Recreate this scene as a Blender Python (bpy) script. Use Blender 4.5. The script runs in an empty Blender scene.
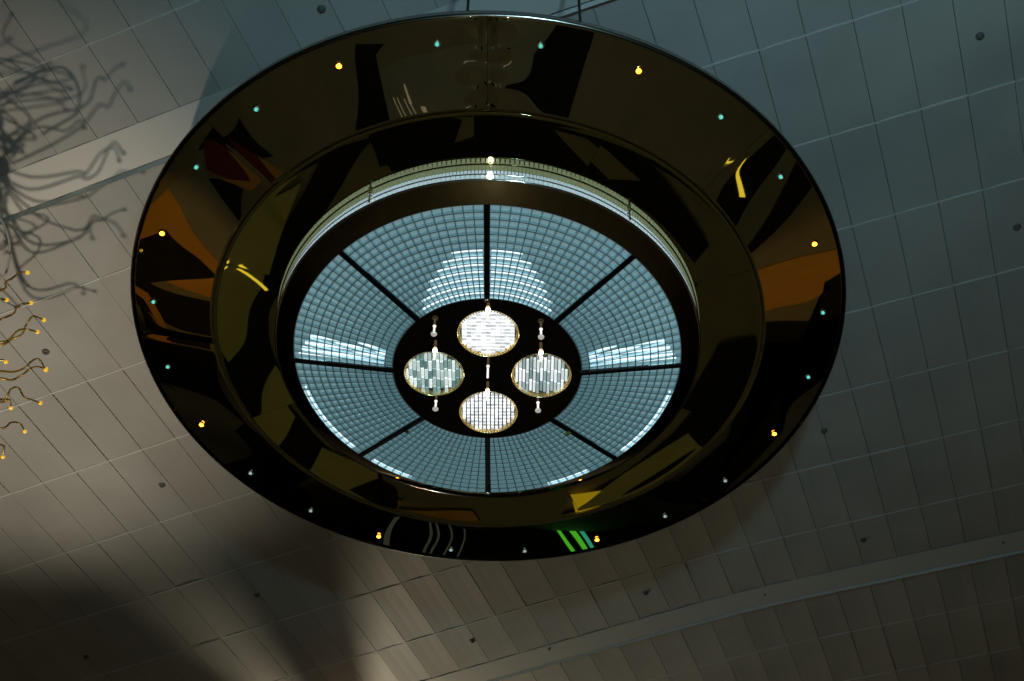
import bpy, bmesh, math, random
from mathutils import Vector, Matrix
from mathutils.geometry import tessellate_polygon
random.seed(7)
PI = math.pi
S = 3.0            # metres per ring radius
EYE = 1.6
SC = bpy.context.scene
COL = SC.collection

# ------------------------------------------------------------------ camera
F, ELEV, ROLL = 1283.754, 0.848814, 0.013099
CX, CY = -0.0674, 2.4123
FW = Vector((0, math.cos(ELEV), math.sin(ELEV)))
RT0 = Vector((1, 0, 0)); UP0 = RT0.cross(FW)
RT = math.cos(ROLL) * RT0 + math.sin(ROLL) * UP0
UP = -math.sin(ROLL) * RT0 + math.cos(ROLL) * UP0
cd = bpy.data.cameras.new('camera'); cam = bpy.data.objects.new('camera', cd); COL.objects.link(cam)
cd.sensor_width = 36; cd.lens = 36 * F / 1024; cd.clip_start = .05; cd.clip_end = 500
M = Matrix((RT, UP, -FW)).transposed().to_4x4(); M.translation = Vector((0, 0, EYE)); cam.matrix_world = M
SC.camera = cam

def W(x, y, z):                       # ring units above the eye -> metres
    return Vector((x * S, y * S, z * S + EYE))
def ray(px, py):
    d = FW + RT * ((px - 512) / F) - UP * ((py - 340.5) / F)
    return d / d.z
def at(px, py, z):                    # point at height z (ring units) seen at a pixel
    d = ray(px, py) * z
    return W(d.x, d.y, d.z)

# ------------------------------------------------------------------ materials
def mat(name, base, rough=.5, metal=0., emit=None, es=0., spec=.5, trans=0., ior=1.45, coat=0.):
    m = bpy.data.materials.new(name); m.use_nodes = True
    b = m.node_tree.nodes['Principled BSDF']
    b.inputs['Base Color'].default_value = (*base, 1); b.inputs['Roughness'].default_value = rough
    b.inputs['Metallic'].default_value = metal; b.inputs['IOR'].default_value = ior
    b.inputs['Specular IOR Level'].default_value = spec; b.inputs['Transmission Weight'].default_value = trans
    b.inputs['Coat Weight'].default_value = coat
    if emit: b.inputs['Emission Color'].default_value = (*emit, 1); b.inputs['Emission Strength'].default_value = es
    return m
def N(m, t, **kw):
    n = m.node_tree.nodes.new(t)
    for k, v in kw.items():
        if hasattr(n, k): setattr(n, k, v)
        else: n.inputs[k.replace('_', ' ')].default_value = v
    return n
def L(m, a, b): m.node_tree.links.new(a, b)
def BS(m): return m.node_tree.nodes['Principled BSDF']
def vary(m, c0, c1, scale=4., detail=3., coord='Object', rough=None):
    tc = N(m, 'ShaderNodeTexCoord'); nz = N(m, 'ShaderNodeTexNoise', Scale=scale, Detail=detail)
    L(m, tc.outputs[coord], nz.inputs['Vector'])
    r = N(m, 'ShaderNodeValToRGB'); r.color_ramp.elements[0].position = .3; r.color_ramp.elements[1].position = .7
    r.color_ramp.elements[0].color = (*c0, 1); r.color_ramp.elements[1].color = (*c1, 1)
    L(m, nz.outputs['Fac'], r.inputs['Fac']); L(m, r.outputs['Color'], BS(m).inputs['Base Color'])
    return m
def wavy(m, scale, dist, detail=1.):
    tc = N(m, 'ShaderNodeTexCoord'); oi = N(m, 'ShaderNodeObjectInfo')
    nz = N(m, 'ShaderNodeTexNoise', noise_dimensions='4D', Scale=scale, Detail=detail)
    mu = N(m, 'ShaderNodeMath', operation='MULTIPLY'); mu.inputs[1].default_value = 20
    L(m, oi.outputs['Random'], mu.inputs[0]); L(m, mu.outputs[0], nz.inputs['W'])
    L(m, tc.outputs['Object'], nz.inputs['Vector'])
    bp = N(m, 'ShaderNodeBump', Strength=1., Distance=dist)
    L(m, nz.outputs['Fac'], bp.inputs['Height']); L(m, bp.outputs['Normal'], BS(m).inputs['Normal'])
    return m
gold = wavy(mat('smoked_gold_mirror', (.37, .335, .215), .012, 1.), .55, .075)
gold2 = wavy(mat('olive_gold_mirror', (.39, .36, .18), .012, 1.), .5, .022)
gold3 = wavy(mat('bronze_mirror', (.36, .28, .15), .02, 1.), .8, .03)
darkm = mat('black_mirror', (.07, .055, .03), .06, 1.)
edge = mat('polished_rim', (.38, .37, .34), .2, 1.)
black = mat('black_metal', (.012, .011, .01), .35, .6)
backing = mat('dark_backing', (.03, .03, .028), .8)
chrome = mat('chrome', (.75, .74, .7), .12, 1.)
brass = mat('brass', (.75, .55, .16), .2, 1.)
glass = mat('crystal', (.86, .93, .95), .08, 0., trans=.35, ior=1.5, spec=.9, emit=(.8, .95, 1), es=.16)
fin = mat('frosted_lattice', (.62, .78, .82), .22, .6, spec=.8)
diff = mat('diffuser_sheet', (.16, .30, .35), .3, .3, spec=.6, emit=(.28, .46, .50), es=.48)
clearw = mat('far_clear_lamp', (.7, .75, .75), .08, emit=(.8, 1, 1), es=.22, trans=.4)
amber = mat('amber_lamp', (1, .5, .1), .3, emit=(1, .36, .02), es=9)
teal = mat('clear_lamp', (.3, .8, .75), .1, emit=(.25, .85, .75), es=.42, trans=.4)
white_lamp = mat('white_lamp', (1, 1, 1), .3, emit=(1, .97, .9), es=14)

# ------------------------------------------------------------------ helpers
def build(name, bm, mats, parent=None, smooth=False, loc=None):
    bm.normal_update()
    me = bpy.data.meshes.new(name); bm.to_mesh(me); bm.free()
    for m in (mats if isinstance(mats, (list, tuple)) else [mats]): me.materials.append(m)
    if smooth:
        for p in me.polygons: p.use_smooth = True
    o = bpy.data.objects.new(name, me); COL.objects.link(o)
    if parent: o.parent = parent
    if loc is not None: o.location = loc
    return o
def tag(o, label, cat, group=None, kind=None):
    o['label'] = label
    if cat: o['category'] = cat
    if group: o['group'] = group
    if kind: o['kind'] = kind
    return o
def struct(name, bm, mats, **k):
    o = build(name, bm, mats, **k); o['kind'] = 'structure'; return o
def empty(name, loc):
    o = bpy.data.objects.new(name, None); o.location = loc; COL.objects.link(o); o.empty_display_size = .1; return o
def lathe(bm, prof, a0=0., a1=2 * PI, n=192, mi=0, z=0., cx=0., cy=0., warp=None):
    full = abs(a1 - a0 - 2 * PI) < 1e-6
    k = n if full else n + 1
    rows = []
    for (r, h) in prof:
        row = []
        for i in range(k):
            a = a0 + (a1 - a0) * i / n
            dz = warp(a, r) if warp else 0
            row.append(bm.verts.new((cx + r * math.sin(a), cy - r * math.cos(a), z + h + dz)))
        rows.append(row)
    for j in range(len(rows) - 1):
        for i in range(n):
            i2 = (i + 1) % k
            f = bm.faces.new((rows[j][i], rows[j][i2], rows[j + 1][i2], rows[j + 1][i])); f.material_index = mi
    return rows
def box(bm, c, sx, sy, sz, rz=0., mi=0):
    m = Matrix.Translation(c) @ Matrix.Rotation(rz, 4, 'Z') @ Matrix.Diagonal((sx, sy, sz, 1))
    r = bmesh.ops.create_cube(bm, size=1, matrix=m)
    for v in r['verts']:
        for f in v.link_faces: f.material_index = mi
def tube(bm, pts, rad, n=8, cap=True, mi=0):
    pts = [Vector(p) for p in pts]; rings = []
    ref = Vector((.31, .2, .93)).normalized()
    for i, p in enumerate(pts):
        d = (pts[min(i + 1, len(pts) - 1)] - pts[max(i - 1, 0)]).normalized()
        x = d.cross(ref)
        if x.length < .05: x = d.cross(Vector((1, 0, 0)))
        x.normalize(); y = d.cross(x)
        R = rad(i / (len(pts) - 1)) if callable(rad) else rad
        rings.append([bm.verts.new(p + x * R * math.cos(2 * PI * k / n) + y * R * math.sin(2 * PI * k / n)) for k in range(n)])
    for a, b in zip(rings, rings[1:]):
        for k in range(n):
            f = bm.faces.new((a[k], a[(k + 1) % n], b[(k + 1) % n], b[k])); f.material_index = mi
    if cap:
        bm.faces.new(rings[0][::-1]).material_index = mi; bm.faces.new(rings[-1]).material_index = mi
def spline(pts, k=6):
    P = [Vector(p) for p in pts]; P = [2 * P[0] - P[1]] + P + [2 * P[-1] - P[-2]]; out = []
    for i in range(1, len(P) - 2):
        for j in range(k):
            t = j / k
            out.append(.5 * ((2 * P[i]) + (P[i + 1] - P[i - 1]) * t + (2 * P[i - 1] - 5 * P[i] + 4 * P[i + 1] - P[i + 2]) * t * t + (-P[i - 1] + 3 * P[i] - 3 * P[i + 1] + P[i + 2]) * t ** 3))
    out.append(P[-2]); return out
def ball(bm, c, r, u=12, v=8, sz=1.):
    bmesh.ops.create_uvsphere(bm, u_segments=u, v_segments=v, radius=r, matrix=Matrix.Translation(c) @ Matrix.Diagonal((1, 1, sz, 1)))

# ================================================================== CEILING
HC = 3.2
TH = math.radians(-21.0)
U = Vector((math.cos(TH), math.sin(TH))); V = Vector((-math.sin(TH), math.cos(TH)))
PU, PV = .0407, .1075
def hrel(u):
    t = -.13 - u
    if t <= 0: return 1.
    k = .09
    return 1. - (.085 * (t - k * (1 - math.exp(-t / k))))
def cpt(u, v, drop=0.):
    h = hrel(u)
    p = U * u + V * v
    return W(p.x * HC, p.y * HC, h * HC - drop)
ceil_m = vary(mat('ceiling_panel', (.4, .4, .38), .48, spec=.4), (.40, .40, .385), (.50, .50, .48), .9, 4)
seam_l = mat('pale_joint_strip', (.66, .68, .66), .6)
seam_d = mat('dark_joint', (.27, .27, .265), .7)
bm = bmesh.new()
ku0, ku1, kv0, kv1 = -34, 24, -5, 13
g = .0003
for i in range(ku0, ku1):
    for j in range(kv0, kv1):
        u0, u1 = .0015 + PU * i + g, .0015 + PU * (i + 1) - g
        v0, v1 = .582 + PV * j + g * 1.3, .582 + PV * (j + 1) - g * 1.3
        t1 = random.gauss(0, .0007); t2 = random.gauss(0, .0006)
        n = 3
        col = [[bm.verts.new(cpt(u0 + (u1 - u0) * a / n, v, t1 * (a / n - .5) * 2 + t2 * (1 if v == v1 else -1) - .0022 * 4 * (a / n) * (1 - a / n))) for a in range(n + 1)] for v in (v0, v1)]
        for a in range(n):
            bm.faces.new((col[0][a], col[1][a], col[1][a + 1], col[0][a + 1]))
        # folded edges of the tray
        base = [cpt(u0, v0, -.005), cpt(u1, v0, -.005), cpt(u1, v1, -.005), cpt(u0, v1, -.005)]
        bv = [bm.verts.new(p) for p in base]
        c = [col[0][0], col[0][-1], col[1][-1], col[1][0]]
        for a in range(4): bm.faces.new((c[a], c[(a + 1) % 4], bv[(a + 1) % 4], bv[a]))
# joints: dark across, pale T bars lengthwise
UA, UB = .0015 + PU * ku0, .0015 + PU * ku1
VA, VB = .582 + PV * kv0, .582 + PV * kv1
nu = 60
for (va, vb, dr, mi) in [(VA, VB, -.006, 2)]:
    a = [bm.verts.new(cpt(UA + (UB - UA) * i / nu, va, dr)) for i in range(nu + 1)]
    b = [bm.verts.new(cpt(UA + (UB - UA) * i / nu, vb, dr)) for i in range(nu + 1)]
    for i in range(nu): bm.faces.new((a[i], b[i], b[i + 1], a[i + 1])).material_index = mi
for j in range(kv0, kv1 + 1):
    v = .582 + PV * j
    pr = [(v - .0008, -.005), (v - .0008, .0006), (v + .0008, .0006), (v + .0008, -.005)]
    rows = [[bm.verts.new(cpt(UA + (UB - UA) * i / nu, vv, dr)) for i in range(nu + 1)] for vv, dr in pr]
    for q in range(3):
        for i in range(nu): bm.faces.new((rows[q][i], rows[q + 1][i], rows[q + 1][i + 1], rows[q][i + 1])).material_index = 1
# plain slab that closes the hall overhead, with the panelled field hung below
big = 11
ring_o = [Vector((x, y, 0)) for x, y in ((-big * S, -6 * S), (big * S, -6 * S), (big * S, 14 * S), (-big * S, 14 * S))]
bv = [bm.verts.new((p.x, p.y, HC * S + EYE + .25)) for p in ring_o]
bm.faces.new(bv[::-1]).material_index = 2
ceiling = struct('ceiling', bm, [ceil_m, seam_l, seam_d])
ceiling['label'] = 'grey panelled ceiling of long metal trays with fine joints'
# the two stepped bands that run along the ceiling
trim_m = mat('pale_band', (.58, .58, .55), .4)
bright_l = mat('polished_bead', (.85, .9, .9), .3, .3)
def band(name, v0, v1, vg, label):
    bm = bmesh.new()
    prof = [(v0, .0005), (v0 + .0002, .002), (v1, .016), (v1 + .0006, -.006)]
    prof2 = [(vg, -.004), (vg, .005), (vg + .0014, .022), (vg + .0030, .006), (vg + .0030, -.004)]
    prof3 = [(v1 + .0008, -.001), (vg - .0003, -.001)]
    for k, pf in enumerate((prof, prof2, prof3)):
        rows = [[bm.verts.new(cpt(UA + (UB - UA) * i / nu, vv, dr)) for i in range(nu + 1)] for vv, dr in pf]
        for q in range(len(pf) - 1):
            for i in range(nu):
                bm.faces.new((rows[q][i], rows[q + 1][i], rows[q + 1][i + 1], rows[q][i + 1])).material_index = (0, 1, 2)[k]
    o = struct(name, bm, [trim_m, bright_l, seam_d]); o['label'] = label
band('trim_1', 1.3105, 1.3400, 1.3425, 'pale stepped band across the lower part of the ceiling')
band('trim_2', .4480, .4850, .4880, 'pale stepped band behind the top left of the ring')

# small sprinkler roses
disc_m = mat('sprinkler_grey', (.13, .13, .12), .5)
spots = [(321.5, 9, 'ceiling sprinkler rose near the top edge, left of the ring top'),
 (980, 36, 'ceiling sprinkler rose near the top right corner'),
 (1017, 227, 'ceiling sprinkler rose at the right edge, above middle height'),
 (824, 431, 'ceiling sprinkler rose just outside the lower right of the ring'),
 (645.5, 593, 'ceiling sprinkler rose above the pale band, below right of the ring'),
 (764.5, 593, 'ceiling sprinkler rose on the pale band, towards the lower right'),
 (863, 540, 'ceiling sprinkler rose above the right half of the pale band'),
 (1003, 541, 'ceiling sprinkler rose on the pale band near the right edge'),
 (549, 648, 'ceiling sprinkler rose on the pale band, right of the warm light beams'),
 (472, 641, 'ceiling sprinkler rose in the warm lit panels below the ring'),
 (162, 485, 'ceiling sprinkler rose left of the ring bottom'),
 (257, 595, 'ceiling sprinkler rose between the two warm light beams'),
 (86, 657, 'ceiling sprinkler rose in the dark lower left corner'),
 (45.6, 352, 'ceiling sprinkler rose beside the golden tendrils')]
def ceil_hit(px, py):
    d = ray(px, py); h = 1.
    for _ in range(20):
        u = (Vector((d.x, d.y)) * h).dot(U); h = hrel(u)
    u = (Vector((d.x, d.y)) * h).dot(U); v = (Vector((d.x, d.y)) * h).dot(V)
    return u, v
bm = bmesh.new()
lathe(bm, [(.036, .006), (.036, -.004), (.030, -.010), (.017, -.014), (.014, -.030), (.001, -.034)], n=20)
o0 = build('sprinkler', bm, disc_m, smooth=False)
for k, (px, py, lab) in enumerate(spots):
    o = o0 if k == 0 else o0.copy()
    if k: COL.objects.link(o)
    u, v = ceil_hit(px, py); o.location = cpt(u, v, -.0004)
    tag(o, lab, 'sprinkler', 'sprinkler roses in the ceiling')

# ================================================================== RING CHANDELIER
ZB = 2.756
ch = empty('ring_chandelier', W(CX, CY, ZB))
tag(ch, 'huge round chandelier of smoked gold mirror rings, blue lattice and four lit crystal discs', 'chandelier')
def R(x): return x * S
def Z(z): return (z - ZB) * S
OUT = [(1.0, 2.756), (.768, 2.706)]
INN = [(.768, 2.706), (.59, 2.719)]
def lerp(pf, t): return [(pf[0][0] + (pf[1][0] - pf[0][0]) * t), (pf[0][1] + (pf[1][1] - pf[0][1]) * t)]
def seamwarp(a, r):
    s = a / (PI / 4); d0 = min(abs(s - round(s)), 1) * PI / 4 * r
    if round(s) % 8 == 0:
        q = (r / S - .768) / .232
        return .010 * math.exp(-(d0 / .055) ** 2) * (1 + .8 * math.sin(9 * q)) + .008 * math.exp(-(d0 / .16) ** 2) * math.sin(14 * q + 1.)
    return .002 * math.exp(-(d0 / .04) ** 2)
eps = .0006
for k in range(8):
    a0 = k * PI / 4 + eps; a1 = (k + 1) * PI / 4 - eps
    bm = bmesh.new()
    prof = [(R(.9985), Z(2.756) + .05)] + [(R(lerp(OUT, t / 24)[0]), Z(lerp(OUT, t / 24)[1])) for t in range(25)] + [(R(.768) - .004, Z(2.706) + .05)]
    lathe(bm, prof, a0, a1, 120, warp=seamwarp)
    build('outer_mirror_panel', bm, gold, ch, True)
for k in range(8):
    a0 = k * PI / 4 + PI / 8 + eps; a1 = (k + 1) * PI / 4 + PI / 8 - eps
    bm = bmesh.new()
    prof = [(R(.766), Z(2.706) + .05), (R(.7675), Z(2.7062)), (R(.7675) - .004, Z(2.7058))] + [(R(lerp(INN, t / 16)[0]), Z(lerp(INN, t / 16)[1])) for t in range(1, 17)]
    lathe(bm, prof, a0, a1, 48)
    build('inner_mirror_panel', bm, gold2, ch, True)
# rim, thin polished lip round the whole ring, and closed back
bm = bmesh.new()
lathe(bm, [(R(.999), Z(2.750)), (R(1.0035), Z(2.7515)), (R(1.0045), Z(2.7580)), (R(1.0025), Z(2.772)), (R(.99), Z(2.774)), (R(.985), Z(2.762))])
build('rim', bm, edge, ch, True)
bm = bmesh.new()
lathe(bm, [(R(.985), Z(2.768)), (R(.7), Z(2.775)), (R(.3), Z(2.775)), (.001, Z(2.775))])
build('back_plate', bm, backing, ch, True)
# drum side: crystal fringe
bm = bmesh.new()
nf = 400
for i in range(nf):
    a = 2 * PI * i / nf
    r = R(.588)
    c = Vector((r * math.sin(a), -r * math.cos(a), 0))
    box(bm, c + Vector((0, 0, Z(2.709))), .022, .016, R(.017), a)
for i in range(300):
    a = 2 * PI * i / 300
    r = R(.590)
    for q in range(2):
        c = Vector((r * math.sin(a), -r * math.cos(a), Z(2.6815 + q * .0085)))
        box(bm, c, .026, .02, R(.0068), a)
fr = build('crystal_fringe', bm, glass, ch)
bm = bmesh.new()
lathe(bm, [(R(.590), Z(2.6995)), (R(.5935), Z(2.699)), (R(.5935), Z(2.6965)), (R(.590), Z(2.696))])
lathe(bm, [(R(.590), Z(2.676)), (R(.5945), Z(2.6755)), (R(.5945), Z(2.6725)), (R(.589), Z(2.6720))])
build('fringe_band', bm, chrome, ch, True)
bm = bmesh.new()
lathe(bm, [(R(.582), Z(2.718)), (R(.580), Z(2.675))])
dl = mat('drum_liner', (.30, .36, .36), .35, .3, emit=(.62, .8, .82), es=.15)  # liner is no lamp, emission added to brighten the crystal fringe
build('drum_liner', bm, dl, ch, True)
bm = bmesh.new()
lathe(bm, [(R(.5905), Z(2.674)), (R(.5895), Z(2.6715))])
lathe(bm, [(R(.5895), Z(2.6715)), (R(.564), Z(2.657)), (R(.5385), Z(2.6435))])
lathe(bm, [(R(.5385), Z(2.6435)), (R(.536), Z(2.668))])
build('drum_bevel', bm, gold3, ch, True)
# small clips on the fringe + bright lamp
def ring_pt(a, r, z): return Vector((R(r) * math.sin(a), -R(r) * math.cos(a), Z(z)))
for a in (-.5236, .655):
    bm = bmesh.new(); p = ring_pt(a, .600, 2.693)
    tube(bm, [p + Vector((0, 0, .05)), p + Vector((0, 0, -.055))], .009)
    box(bm, p + Vector((0, 0, .045)), .03, .03, .02)
    build('clip_rod', bm, chrome, ch)
bm = bmesh.new(); ball(bm, ring_pt(.012, .600, 2.688), .019, sz=.8); build('bright_lamp', bm, white_lamp, ch, True)['label'] = 'small bright white lamp on the crystal fringe'
glow_m = mat('glint_tube', (.8, .95, 1), .3, emit=(.8, .95, 1), es=1.25)
# lattice
LAT = [(.5375, 2.644), (.259, 2.607)]
NR, NA = 13, 15
def lat(r, dz=0.):
    t = (LAT[0][0] - r) / (LAT[0][0] - LAT[1][0]); return LAT[0][1] + (LAT[1][1] - LAT[0][1]) * t + dz
for k in range(8):
    a0 = k * PI / 4 + .0145; a1 = (k + 1) * PI / 4 - .0145
    bm = bmesh.new()
    fh, ft = .0125, .00145
    for i in range(NR + 1):
        r = .262 + (.5375 - .262) * i / NR
        prof = [(R(r - ft), Z(lat(r, fh))), (R(r - ft), Z(lat(r))), (R(r + ft), Z(lat(r))), (R(r + ft), Z(lat(r, fh)))]
        lathe(bm, prof, a0, a1, 30)
    for i in range(NA + 1):
        a = a0 + (a1 - a0) * i / NA
        t = Vector((math.cos(a), math.sin(a), 0)) * R(.0013)
        cs = []
        for r, dz in ((.262, fh), (.262, .0004), (.5375, .0004), (.5375, fh)):
            p = Vector((R(r) * math.sin(a), -R(r) * math.cos(a), Z(lat(r, dz)))); cs.append((p - t, p + t))
        l = [bm.verts.new(c[0]) for c in cs]; rr = [bm.verts.new(c[1]) for c in cs]
        bm.faces.new(l); bm.faces.new(rr[::-1])
        for q in range(4): bm.faces.new((l[q], rr[q], rr[(q + 1) % 4], l[(q + 1) % 4]))
    pn = build('lattice_panel', bm, fin, ch)
    bm = bmesh.new()
    lathe(bm, [(R(.261), Z(lat(.261, .0135))), (R(.5365), Z(lat(.5365, .0135)))], a0, a1, 24)
    build('diffuser', bm, diff, pn, True)
    # added tubes between louvre and diffuser imitate bright reflections in the cells
    lines = []
    if k in (0, 7):
        for i, r_ in enumerate((.2725, .2937, .3149, .3361, .3573, .3785, .3997)):
            b0, b1 = (.03, .68 - .075 * i) if k == 0 else (2 * PI - .68 + .075 * i, 2 * PI - .03)
            lines.append([(b0 + (b1 - b0) * t / 20, r_) for t in range(21)])
    if k in (1, 6):
        for i in range(6):
            off = .020 + i * .0135; r0_, r1_ = .285, .525 - .006 * i
            sg = -1 if k == 1 else 1
            lines.append([((PI / 2 if k == 1 else 3 * PI / 2) + sg * math.asin(off * (.55 + .45 * rr_ / .5) / rr_), rr_) for rr_ in [r0_ + (r1_ - r0_) * t / 12 for t in range(13)]])
    if k == 2: lines.append([(math.radians(102 + 29 * t / 16), .5305) for t in range(17)])
    if k == 5: lines.append([(math.radians(228 + 30 * t / 16), .5305) for t in range(17)])
    if k == 4: lines.append([(math.radians(206 + 14 * t / 8), .5305) for t in range(9)])
    if k == 3: lines.append([(math.radians(146 + 14 * t / 8), .5305) for t in range(9)])
    for ln_ in lines:
        bm = bmesh.new()
        tube(bm, [Vector((R(rr_) * math.sin(a_), -R(rr_) * math.cos(a_), Z(lat(rr_, .011)))) for a_, rr_ in ln_], .0085, 6)
        build('glint_tube', bm, glow_m, pn, True)
# spokes
for k in range(8):
    a = k * PI / 4
    bm = bmesh.new(); d = Vector((math.sin(a), -math.cos(a), 0)); t = Vector((math.cos(a), math.sin(a), 0))
    cs = []
    for r in (.255, .5385):
        for s, dz in ((-1, .004), (-1, -.002), (-.6, -.005), (.6, -.005), (1, -.002), (1, .004)):
            p = d * R(r) + t * R(.0078) * s; p.z = Z(lat(r, dz)); cs.append(bm.verts.new(p))
    for q in range(6): bm.faces.new((cs[q], cs[(q + 1) % 6], cs[6 + (q + 1) % 6], cs[6 + q]))
    bm.faces.new(cs[:6][::-1]); bm.faces.new(cs[6:])
    build('spoke', bm, black, ch)
# hub plate with four round openings
ZH = 2.607
def circ2(cx, cy, r, n=96): return [Vector((cx + r * math.cos(2 * PI * i / n), cy + r * math.sin(2 * PI * i / n), 0)) for i in range(n)]
dpos = [(.003, -.140), (.1505, .011), (.003, .157), (-.1475, .010)]
loops = [circ2(0, 0, R(.259))] + [circ2(R(x), R(y), R(.083))[::-1] for x, y in dpos]
flat = [p for l in loops for p in l]
bm = bmesh.new()
vs = [bm.verts.new((p.x, p.y, Z(ZH))) for p in flat]
for t in tessellate_polygon(loops):
    try: bm.faces.new([vs[i] for i in t])
    except ValueError: pass
for f in bm.faces:
    f.normal_update()
    if f.normal.z > 0: f.normal_flip()
lathe(bm, [(R(.259), Z(ZH)), (R(.2605), Z(ZH + .002)), (R(.2605), Z(ZH + .018))])
hub = build('hub_plate', bm, darkm, ch)
# the four crystal discs
def gem(name, c0, c1, lo, hi, w):
    m = mat(name, (.8, .85, .85), .15)
    ge = N(m, 'ShaderNodeNewGeometry')
    r = N(m, 'ShaderNodeValToRGB'); e = r.color_ramp.elements
    e[0].color = (*c0, 1); e[1].color = (*c1, 1); e[0].position = .1; e[1].position = w
    L(m, ge.outputs['Random Per Island'], r.inputs['Fac']); L(m, r.outputs['Color'], BS(m).inputs['Emission Color'])
    mr = N(m, 'ShaderNodeMapRange'); mr.inputs['To Min'].default_value = lo; mr.inputs['To Max'].default_value = hi
    L(m, ge.outputs['Random Per Island'], mr.inputs['Value']); L(m, mr.outputs['Result'], BS(m).inputs['Emission Strength'])
    return m
gm = [gem('lit_crystal_white', (.9, .9, .95), (1, 1, 1), .45, 1.0, .6), gem('lit_crystal_cool', (.45, .62, .64), (.95, 1, 1), .3, .95, .7),
      gem('lit_crystal_rows', (.75, .75, .8), (1, 1, 1), .5, 1.0, .5), gem('lit_crystal_teal', (.16, .42, .38), (.85, .95, .92), .25, .85, .8)]
cupm = mat('gilded_cup', (.85, .68, .28), .25, .9, emit=(1, .8, .4), es=.05)
lampback = mat('lamp_back', (.05, .06, .055), .5)
grid_pitch = [(.0130, .0125, .0006, .0034), (.0098, .042, .0030, .004), (.0115, .0135, .0036, .0050), (.0108, .034, .0026, .004)]
for k, (x, y) in enumerate(dpos):
    c = Vector((R(x), R(y), 0))
    bm = bmesh.new()
    lathe(bm, [(R(.0836), Z(ZH) - .003), (R(.0826), Z(ZH) - .006), (R(.0815), Z(ZH) - .002), (R(.0800), Z(ZH + .016)), (.001, Z(ZH + .0165))], n=72, cx=c.x, cy=c.y)
    bm.faces.ensure_lookup_table()
    for f in bm.faces:
        if all(v.co.z > Z(ZH + .0155) for v in f.verts): f.material_index = 1
    for i in range(60):
        a = 2 * PI * i / 60
        p = c + Vector((R(.0785) * math.cos(a), R(.0785) * math.sin(a), Z(ZH + .007)))
        tube(bm, [p - Vector((0, 0, R(.0075))), p + Vector((0, 0, R(.007)))], .006, 6)
    lamp = build('crystal_disc_lamp', bm, [cupm, lampback], ch)
    lamp['label'] = ['round lamp nearest the top with rows of white crystal', 'right round lamp of upright white crystal bars', 'lowest round lamp of white crystal squares', 'left round lamp of teal tinted crystal bars'][k]
    px, py, gx, gy = grid_pitch[k]
    bm = bmesh.new(); nx = int(.08 / px) + 2; ny = int(.08 / py) + 2
    for i in range(-nx, nx + 1):
        for j in range(-ny, ny + 1):
            off = 0; offy = (py * .12 * (i % 3) if k in (1, 3) else 0)
            X, Y = i * px + off, j * py + offy
            if math.hypot(X, Y) > .0765: continue
            box(bm, c + Vector((R(X), R(Y), Z(ZH + .008) + random.uniform(-.003, .003))), R(px - gx), R(py - gy), .03)
    build('crystal_grid', bm, gm[k], lamp)
for deg, rr_, m_, sx in ((180, .531, chrome, .05), (136, .335, mat('brass_clip', (.7, .75, .2), .25, .7), .05), (224, .335, chrome, .03), (0, .262, chrome, .05)):
    a = math.radians(deg); bm = bmesh.new(); p = ring_pt(a, rr_, lat(rr_, -.007))
    box(bm, p, sx, .035, .02, a); box(bm, p - Vector((0, 0, .012)), sx * .5, .02, .012, a)
    build('clip', bm, m_, ch)
# pendant drops and little rods under the hub
rod_m = mat('bright_glass_rod', (.9, .85, .8), .1, .2, emit=(1, .93, .85), es=1.0)
def hubloc(px, py):
    p = at(px, py, ZH); return Vector((p.x - CX * S, p.y - CY * S, Z(ZH)))
for (px, py, big_, dotted) in ((488, 309, 1, 0), (435, 350, 1, 0), (541, 352, 1, 0), (487.5, 391, 1, 0), (488, 366, 0, 0), (434.5, 326, 0, 1), (541, 329, 0, 1), (436, 401, 0, 1), (538, 402.5, 0, 1)):
    p = hubloc(px, py); bm = bmesh.new(); ln = .11 if big_ else (.14 if not dotted else .085)
    tube(bm, [p, p - Vector((0, 0, ln))], .012 if big_ else .009, 8)
    lathe(bm, [(.014, p.z + .001), (.014, p.z - .004), (.010, p.z - .006)], n=16, cx=p.x, cy=p.y)
    ob = build('pendant_rod', bm, rod_m, ch)
    if dotted:
        bm = bmesh.new(); ball(bm, p - Vector((0, 0, ln + .012)), .026, sz=.6)
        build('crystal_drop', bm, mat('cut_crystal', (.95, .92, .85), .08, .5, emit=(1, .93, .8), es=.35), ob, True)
    elif big_:
        bm = bmesh.new(); ball(bm, p - Vector((0, 0, .012)), .019); build('rod_lamp', bm, white_lamp, ob, True)
# ring lamps : 24 of them, every third amber
for i in range(24):
    a = math.radians(7.5 + 15 * i) + .0039
    z = lerp(OUT, (1 - .939) / .232)[1]
    p = ring_pt(a, .939, z)
    am = i % 3 == 1
    bm = bmesh.new()
    lathe(bm, [(.030, p.z + .004), (.030, p.z - .008), (.022, p.z - .012), (.019, p.z - .004)], n=20, cx=p.x, cy=p.y)
    bz = build('amber_lamp' if am else 'clear_lamp', bm, brass if am else chrome, ch)
    bm = bmesh.new(); ball(bm, Vector((p.x, p.y, p.z - .012)), .018 if am else .014, sz=.9)
    near_side = math.cos(a) > -.3  # same clear bulbs, glow colour painted teal near and pale far
    bu = build('bulb', bm, amber if am else (teal if near_side else clearw), bz, True)
# hanging cables
for (px, py) in ((467.3, 14), (580.3, 22), (420, 545), (560, 548)):
    q = at(px, py, 2.772) if py < 100 else W(CX + (-.2 if px < 488 else .2), CY + .9, 2.772)
    p = Vector((q.x - CX * S, q.y - CY * S, Z(2.772)))
    bm = bmesh.new(); tube(bm, [p - Vector((0, 0, .02)), p + Vector((0, 0, R(HC - 2.772)))], .011, 8)
    build('hanging_cable', bm, black, ch)

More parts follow.
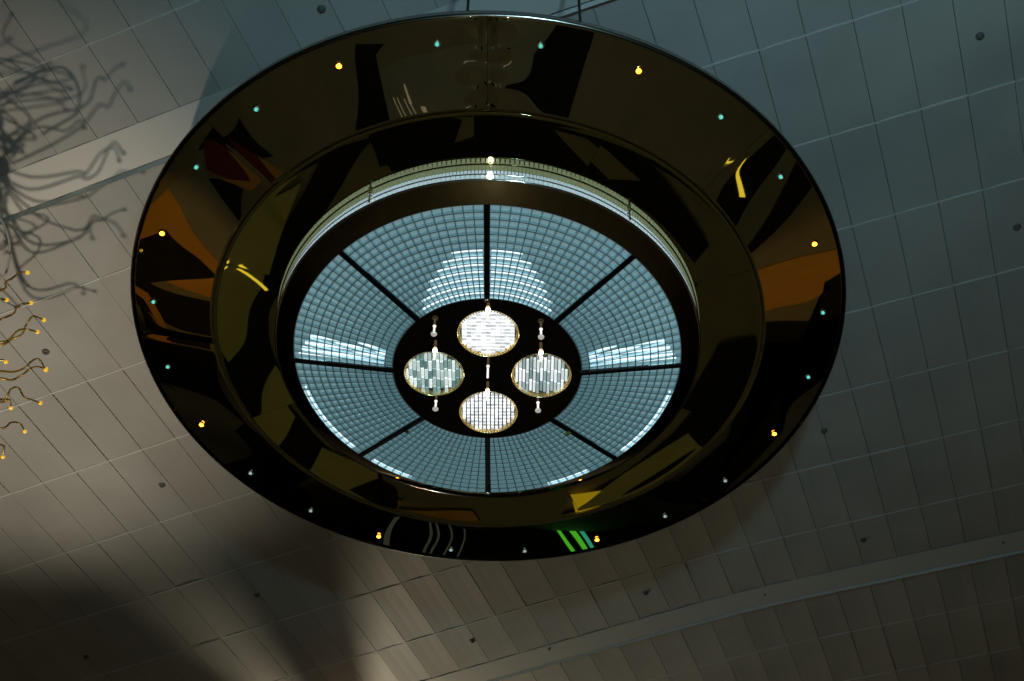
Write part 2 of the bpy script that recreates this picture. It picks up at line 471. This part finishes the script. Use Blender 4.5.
# ================================================================== TENDRIL CHANDELIER (left edge)
tz = 2.55
tc = empty('tendril_chandelier', at(-75, 335, tz))
tag(tc, 'golden chandelier of curling tendril arms reaching in at the left edge', 'chandelier')
t0 = tc.location.copy()
arm_m = mat('gilded_arm', (.62, .42, .10), .35, .6)
tip_m = mat('amber_glass_tip', (1, .62, .08), .2, emit=(1, .55, .04), es=.7)
pix = [[(-40, 300), (2, 290), (5.5, 282.5), (11, 279), (16.5, 275), (22, 272), (27.6, 272.6)], [(-40, 302), (-12, 305), (0, 299), (6.6, 300)],
 [(-40, 322), (-10, 324), (2, 318.6), (13, 314), (16.5, 308), (22, 304), (31, 303)], [(-40, 350), (0, 345), (11, 339.6), (22, 334), (26, 325), (33, 316.4), (44, 320)],
 [(-40, 345), (0, 342), (9, 339.6), (18, 330.5), (29, 329.7), (37.5, 332)], [(-40, 368), (0, 371), (14.7, 371.6), (25.8, 367), (31, 361.7), (38.6, 359), (46, 370)],
 [(-40, 372), (0, 378), (11, 380), (22, 375), (29.5, 369), (37, 366.5), (46, 369)], [(-40, 390), (0, 399), (5.5, 398.5), (11, 389), (18.5, 388), (24, 397), (31, 399.5), (40.5, 403)],
 [(-40, 396), (0, 402), (5.5, 400), (10, 400), (11, 408)], [(-40, 425), (0, 428.5), (11, 422.5), (20, 423.5), (25, 431.5)], [(-40, 436), (0, 444.5), (3.7, 448), (3, 457)], [(-40, 362), (0, 360), (6, 362)]]
def arm(pts, rr=.0105):
    bm = bmesh.new(); sp = spline([p - t0 for p in pts], 7)
    tube(bm, sp, lambda t: rr * (1.0 - .35 * t), 7)
    a = build('arm', bm, arm_m, tc, True)
    bm = bmesh.new(); ball(bm, sp[-1], .017, 10, 7)
    build('tip', bm, tip_m, a, True)
for k, pl in enumerate(pix):
    zz = tz - .02 + .05 * math.sin(k * 2.3)
    pts = [t0 + Vector((0, 0, -.1 + .05 * (k % 4)))] + [at(x, y, tz + (zz - tz) * min(1, i / 2) + .012 * math.sin(i * 1.9 + k)) for i, (x, y) in enumerate(pl)]
    arm(pts)
rnd = random.Random(21)
for k in range(44):
    ang = rnd.uniform(.18, 1.95) * PI if k > 16 else rnd.uniform(.30, .75) * PI
    ln = rnd.uniform(.7, 1.35); el = rnd.uniform(-.35, .45)
    # image-like frame: +x right, +y toward camera/up in picture
    d = Vector((math.cos(ang), -math.sin(ang), el)).normalized()
    side = d.cross(Vector((0, 0, 1))).normalized(); up = side.cross(d)
    ph = rnd.uniform(0, 6.28); am = rnd.uniform(.12, .27)
    pts = []
    for i in range(9):
        t = i / 8
        pts.append(t0 + d * ln * t + (side * math.sin(ph + t * 11.5) + up * math.cos(ph * 1.3 + t * 9)) * am * t ** .6 * (1 + .4 * t))
    # leave arms out of the corner the photograph shows empty
    ok = True
    for p in pts:
        q = p - Vector((0, 0, EYE)); dd = q.dot(FW); X = 512 + F * q.dot(RT) / dd; Y = 340.5 - F * q.dot(UP) / dd
        if X > -3 and 0 < Y < 681: ok = False
    if ok: arm(pts)
bm = bmesh.new()
lathe(bm, [(.001, -.16), (.06, -.14), (.11, -.05), (.10, .05), (.05, .12), (.02, .2), (.02, 1.55), (.07, 1.58), (.09, 1.62)], n=28)
build('stem', bm, brass, tc, True)
bm = bmesh.new()
pts = spline([at(x, y, z) - t0 for x, y, z in ((-40, 215, 2.7), (-8, 212, 2.68), (4, 224, 2.66), (10, 246, 2.64), (8, 264, 2.62), (1, 280, 2.6), (-30, 300, 2.58))], 8)
tube(bm, pts, .010, 8); build('pale_tube', bm, mat('milky_tube', (.75, .78, .74), .3), tc, True)

# ================================================================== HALL BELOW (unseen, floor patches added to form the mirror reflections)
def refl(px, py, prof, zf=-.533):
    d = ray(px, py).normalized(); best = None
    (r0, z0), (r1, z1) = prof
    for i in range(801):
        s = i / 800; rr = r0 + (r1 - r0) * s; zz = z0 + (z1 - z0) * s
        P = d * (zz / d.z); e = abs(math.hypot(P.x - CX, P.y - CY) - rr)
        if best is None or e < best[0]: best = (e, P)
    P = best[1]; ra = Vector((P.x - CX, P.y - CY, 0)).normalized()
    t = Vector((r1 - r0, 0, z1 - z0)).normalized()
    n = Vector((ra.x * t.z, ra.y * t.z, -t.x))
    q = d - 2 * d.dot(n) * n
    if q.z > -.05: q.z = -.05
    k = (zf - P.z) / q.z
    return P + q * k
FL = {}
def fm(name, c0, c1, rough=.6): return vary(mat(name, c0, rough), c0, c1, 1.2, 4)
mats = [fm('stone_floor', (.26, .24, .17), (.33, .30, .21)), fm('black_refl_patch', (.008, .008, .008), (.016, .014, .012), .9), fm('amber_refl_patch', (.75, .36, .05), (.85, .45, .08)),
        fm('olive_refl_patch', (.60, .58, .22), (.72, .70, .3)), fm('red_refl_patch', (.16, .02, .015), (.22, .03, .02)), fm('grey_refl_patch', (.30, .32, .27), (.36, .37, .32)),
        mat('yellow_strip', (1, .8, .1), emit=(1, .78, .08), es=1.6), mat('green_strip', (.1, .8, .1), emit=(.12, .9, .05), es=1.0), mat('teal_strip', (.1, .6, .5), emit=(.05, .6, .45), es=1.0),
        mat('yellow_panel', (.9, .7, .05), emit=(.9, .62, .03), es=.55), mat('pale_refl_patch', (.9, .85, .7), .3, emit=(1, .9, .7), es=.25)]  # patches over the plain stone are added for their reflected colours
bm = bmesh.new()
x0, x1, y0, y1 = -big * S, big * S, -6 * S, 14 * S
bm.faces.new([bm.verts.new(p) for p in ((x0, y0, 0), (x1, y0, 0), (x1, y1, 0), (x0, y1, 0))]).material_index = 0
lay = [0]
def patch(pxs, prof, mi):
    lay[0] += 1
    vs = []
    for (a, b) in pxs:
        p = refl(a, b, prof); vs.append(bm.verts.new((max(x0, min(x1, p.x * S)), max(y0, min(y1, p.y * S)), .002 * lay[0])))
    f = bm.faces.new(vs); f.normal_update()
    if f.normal.z < 0: f.normal_flip()
    f.material_index = mi
    bmesh.ops.triangulate(bm, faces=[f])
# outer ring reflections
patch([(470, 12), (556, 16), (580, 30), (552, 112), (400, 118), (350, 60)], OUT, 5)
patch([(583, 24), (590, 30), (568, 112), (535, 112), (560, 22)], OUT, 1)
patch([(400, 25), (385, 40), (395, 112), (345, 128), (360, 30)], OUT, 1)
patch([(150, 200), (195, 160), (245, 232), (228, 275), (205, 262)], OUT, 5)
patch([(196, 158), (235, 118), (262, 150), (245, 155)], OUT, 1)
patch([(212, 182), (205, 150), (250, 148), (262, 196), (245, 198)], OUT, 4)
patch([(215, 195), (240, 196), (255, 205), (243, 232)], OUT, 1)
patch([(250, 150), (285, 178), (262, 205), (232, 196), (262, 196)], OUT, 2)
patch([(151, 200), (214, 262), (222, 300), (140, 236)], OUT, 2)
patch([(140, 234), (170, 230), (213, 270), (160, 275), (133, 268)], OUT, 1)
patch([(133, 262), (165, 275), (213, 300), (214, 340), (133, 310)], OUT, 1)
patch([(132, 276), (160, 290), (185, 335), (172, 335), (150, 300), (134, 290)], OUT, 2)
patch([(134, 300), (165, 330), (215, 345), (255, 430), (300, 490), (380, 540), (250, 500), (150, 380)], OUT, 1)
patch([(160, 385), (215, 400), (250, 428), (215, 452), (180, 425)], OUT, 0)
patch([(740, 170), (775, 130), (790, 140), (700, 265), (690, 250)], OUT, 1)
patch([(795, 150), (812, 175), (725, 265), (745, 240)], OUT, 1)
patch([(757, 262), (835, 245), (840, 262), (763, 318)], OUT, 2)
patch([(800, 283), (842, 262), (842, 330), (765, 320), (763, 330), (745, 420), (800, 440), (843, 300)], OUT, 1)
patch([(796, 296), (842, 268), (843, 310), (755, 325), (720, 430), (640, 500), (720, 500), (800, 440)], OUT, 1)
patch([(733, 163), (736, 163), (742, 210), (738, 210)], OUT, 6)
for q in range(4):  # glowing patches added to imitate pale streaks reflected in the ring
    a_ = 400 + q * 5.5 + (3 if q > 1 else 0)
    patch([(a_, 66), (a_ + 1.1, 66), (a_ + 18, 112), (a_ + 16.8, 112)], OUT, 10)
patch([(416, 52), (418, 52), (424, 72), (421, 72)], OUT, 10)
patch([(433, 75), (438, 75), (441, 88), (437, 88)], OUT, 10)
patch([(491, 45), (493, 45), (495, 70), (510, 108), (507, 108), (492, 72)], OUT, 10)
# inner ring reflections, black patches added to darken it
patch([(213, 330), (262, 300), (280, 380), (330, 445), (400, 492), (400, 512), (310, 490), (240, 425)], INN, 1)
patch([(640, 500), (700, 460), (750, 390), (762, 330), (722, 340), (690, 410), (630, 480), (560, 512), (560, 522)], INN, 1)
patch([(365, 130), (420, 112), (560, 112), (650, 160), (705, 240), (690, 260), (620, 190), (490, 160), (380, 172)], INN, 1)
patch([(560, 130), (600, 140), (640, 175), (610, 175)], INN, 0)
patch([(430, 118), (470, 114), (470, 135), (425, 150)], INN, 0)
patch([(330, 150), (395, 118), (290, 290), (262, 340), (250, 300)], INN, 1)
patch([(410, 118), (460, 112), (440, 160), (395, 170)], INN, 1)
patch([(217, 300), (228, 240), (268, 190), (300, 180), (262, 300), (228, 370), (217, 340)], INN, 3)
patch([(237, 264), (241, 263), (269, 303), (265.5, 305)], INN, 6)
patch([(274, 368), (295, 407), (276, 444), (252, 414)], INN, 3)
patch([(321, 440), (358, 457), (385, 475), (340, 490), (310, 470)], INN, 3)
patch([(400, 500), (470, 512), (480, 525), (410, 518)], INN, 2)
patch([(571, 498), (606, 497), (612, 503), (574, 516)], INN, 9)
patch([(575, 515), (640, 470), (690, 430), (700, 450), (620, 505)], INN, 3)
floor = struct('floor', bm, mats)
# far walls, dim, with upright glowing bars added for the mirror reflections
wallm = vary(mat('hall_wall', (.05, .05, .05), .5), (.035, .035, .035), (.07, .065, .055), .4, 3)
def wallbox(name, c, sx, sy, sz):
    bm = bmesh.new(); box(bm, Vector(c), sx, sy, sz); return struct(name, bm, wallm)
Hh = HC * S + EYE + .25
wallbox('wall_far', (0, y1 + .15, Hh / 2), 2 * big * S, .3, Hh)
wallbox('wall_near', (0, y0 - .15, Hh / 2), 2 * big * S, .3, Hh)
wallbox('wall_left', (x0 - .15, (y0 + y1) / 2, Hh / 2), .3, y1 - y0, Hh)
wallbox('wall_right', (x1 + .15, (y0 + y1) / 2, Hh / 2), .3, y1 - y0, Hh)

def wallx(px, py):
    p = refl(px, py, OUT, -.5); d = ray(px, py).normalized()
    best = None
    for i in range(801):
        s_ = i / 800; rr = 1 + (.768 - 1) * s_; zz = 2.756 - .05 * s_
        P = d * (zz / d.z); e = abs(math.hypot(P.x - CX, P.y - CY) - rr)
        if best is None or e < best[0]: best = (e, P)
    P = best[1]; q = p - P
    return (P.x + q.x * (14 - P.y) / q.y) * S
cols = {'green': mat('green_bar', (.1, .8, .1), emit=(.12, .85, .05), es=1.1), 'teal': mat('teal_bar', (.1, .6, .5), emit=(.05, .6, .45), es=1.1),
        'sheen': mat('sheen_bar', (.5, .5, .5), emit=(.8, .82, .8), es=.07)}  # faint glow added to give the mirror an upright sheen
for k, (pa, pb, py, c) in enumerate(((573, 576, 538, 'green'), (583, 588, 538, 'green'), (591, 595, 538, 'teal'), (395, 400, 532, 'sheen'), (428, 430, 535, 'sheen'), (434, 436, 535, 'sheen'), (447, 449, 535, 'sheen'), (462, 464, 535, 'sheen'))):
    xa, xb = sorted((wallx(pa, py), wallx(pb, py)))
    bm = bmesh.new(); box(bm, Vector(((xa + xb) / 2, y1 - .03, 1.6)), max(.02, xb - xa), .05, 3.2)
    struct('trim_%d' % (k + 3), bm, cols[c])
# hooded lamp below the frame: upright flags cut its light into beams on the ceiling
foot = cp0 = cpt(*ceil_hit(379, 795))
lampc = foot - Vector((0, 0, 2.0))
def az(px, py):
    q = cpt(*ceil_hit(px, py)) - foot; return math.atan2(q.y, q.x)
hl = empty('hooded_uplight', lampc - Vector((0, 0, .25)))
tag(hl, 'black hooded uplight below the ring whose flags cut warm beams on the ceiling', 'lamp')
fl_m = mat('flag_black', (.01, .01, .01), .9)
A1, A2, A3 = az(238, 681), az(291, 680), az(362, 600)
def flag(a, b):
    if b < a: a, b = b, a
    bm = bmesh.new()
    for rr in (.10, .104):
        n_ = 24
        lo = [bm.verts.new((rr * math.cos(a + (b - a) * i / n_), rr * math.sin(a + (b - a) * i / n_), .05)) for i in range(n_ + 1)]
        hi = [bm.verts.new((rr * math.cos(a + (b - a) * i / n_), rr * math.sin(a + (b - a) * i / n_), .62)) for i in range(n_ + 1)]
        for i in range(n_): bm.faces.new((lo[i], lo[i + 1], hi[i + 1], hi[i]))
    build('flag', bm, fl_m, hl)
def norm(a):
    while a > PI: a -= 2 * PI
    while a < -PI: a += 2 * PI
    return a
d23 = norm(A3 - A2); sgn = 1 if d23 > 0 else -1
flag(A2, A2 + d23)
flag(A1 - sgn * 2.6, A1)
bm = bmesh.new(); lathe(bm, [(.001, 0), (.14, 0), (.14, .06), (.10, .08), (.03, .08), (.03, .2)], n=32); build('base', bm, fl_m, hl, True)
bm = bmesh.new(); tube(bm, [Vector((0, 0, 0)), Vector((0, 0, -(lampc.z - .25)))], .03, 12); build('post', bm, fl_m, hl)
# ================================================================== LIGHT
def light(name, kind, loc, col, power, radius=.1, target=None, angle=None, blend=.5, size=None):
    l = bpy.data.lights.new(name, kind); l.color = col; l.energy = power
    if kind in ('POINT', 'SPOT'): l.shadow_soft_size = radius
    if kind == 'SPOT': l.spot_size = math.radians(angle); l.spot_blend = blend
    if kind == 'AREA': l.shape = 'DISK'; l.size = size
    o = bpy.data.objects.new(name, l); COL.objects.link(o); o.location = loc
    if target is not None: o.rotation_euler = (Vector(target) - Vector(loc)).to_track_quat('-Z', 'Y').to_euler()
    return o
def cp(px, py): u, v = ceil_hit(px, py); return cpt(u, v)
w = bpy.data.worlds.new('world'); SC.world = w; w.use_nodes = True
w.node_tree.nodes['Background'].inputs[0].default_value = (.02, .022, .025, 1); w.node_tree.nodes['Background'].inputs[1].default_value = .3
light('hall_glow', 'POINT', W(.0, -.06, -.03), (.9, 1, .95), 75, .05)
light('cool_uplight', 'SPOT', W(.5, -.6, .9), (.45, .85, 1), 900, .3, cp(680, -120), 76, 1.)
light('warm_uplight', 'SPOT', W(-1.9, 3.2, -.35), (1, .86, .66), 1750, .12, cp(-10, 345), 43, 1.)
light('hooded_lamp', 'POINT', lampc, (1, .86, .6), 175, .008)
light('red_glow', 'POINT', cpt(*ceil_hit(352, 760)) - Vector((0, 0, 1.1)), (1, .55, .3), 7, .03)  # added fill for the dark wedge between the beams
light('amber_fill', 'SPOT', W(-3.6, 5.0, 1.8), (1, .62, .2), 420, .1, W(-3.6, 5.0, -.5), 70, .5)  # added fill that brightens the amber floor patches
light('amber_fill', 'SPOT', W(3.3, 4.8, 1.8), (1, .62, .2), 300, .1, W(3.3, 4.8, -.5), 60, .5)
for (x, y) in ((-2.2, 3.4), (2.4, 3.6), (0, 6.5), (-4.5, 9), (4.5, 9), (.2, 1.2)):  # added fill lights so the floor shows in the mirrors
    light('hall_fill', 'SPOT', W(x, y, 2.2), (1, .92, .72), 115, .1, W(x, y, -.5), 120, .8)

vs_ = SC.view_settings; SC.display_settings.display_device = 'sRGB'
vs_.view_transform = 'Standard'; vs_.look = 'None'; vs_.exposure = 0; vs_.gamma = 1; vs_.use_curve_mapping = False
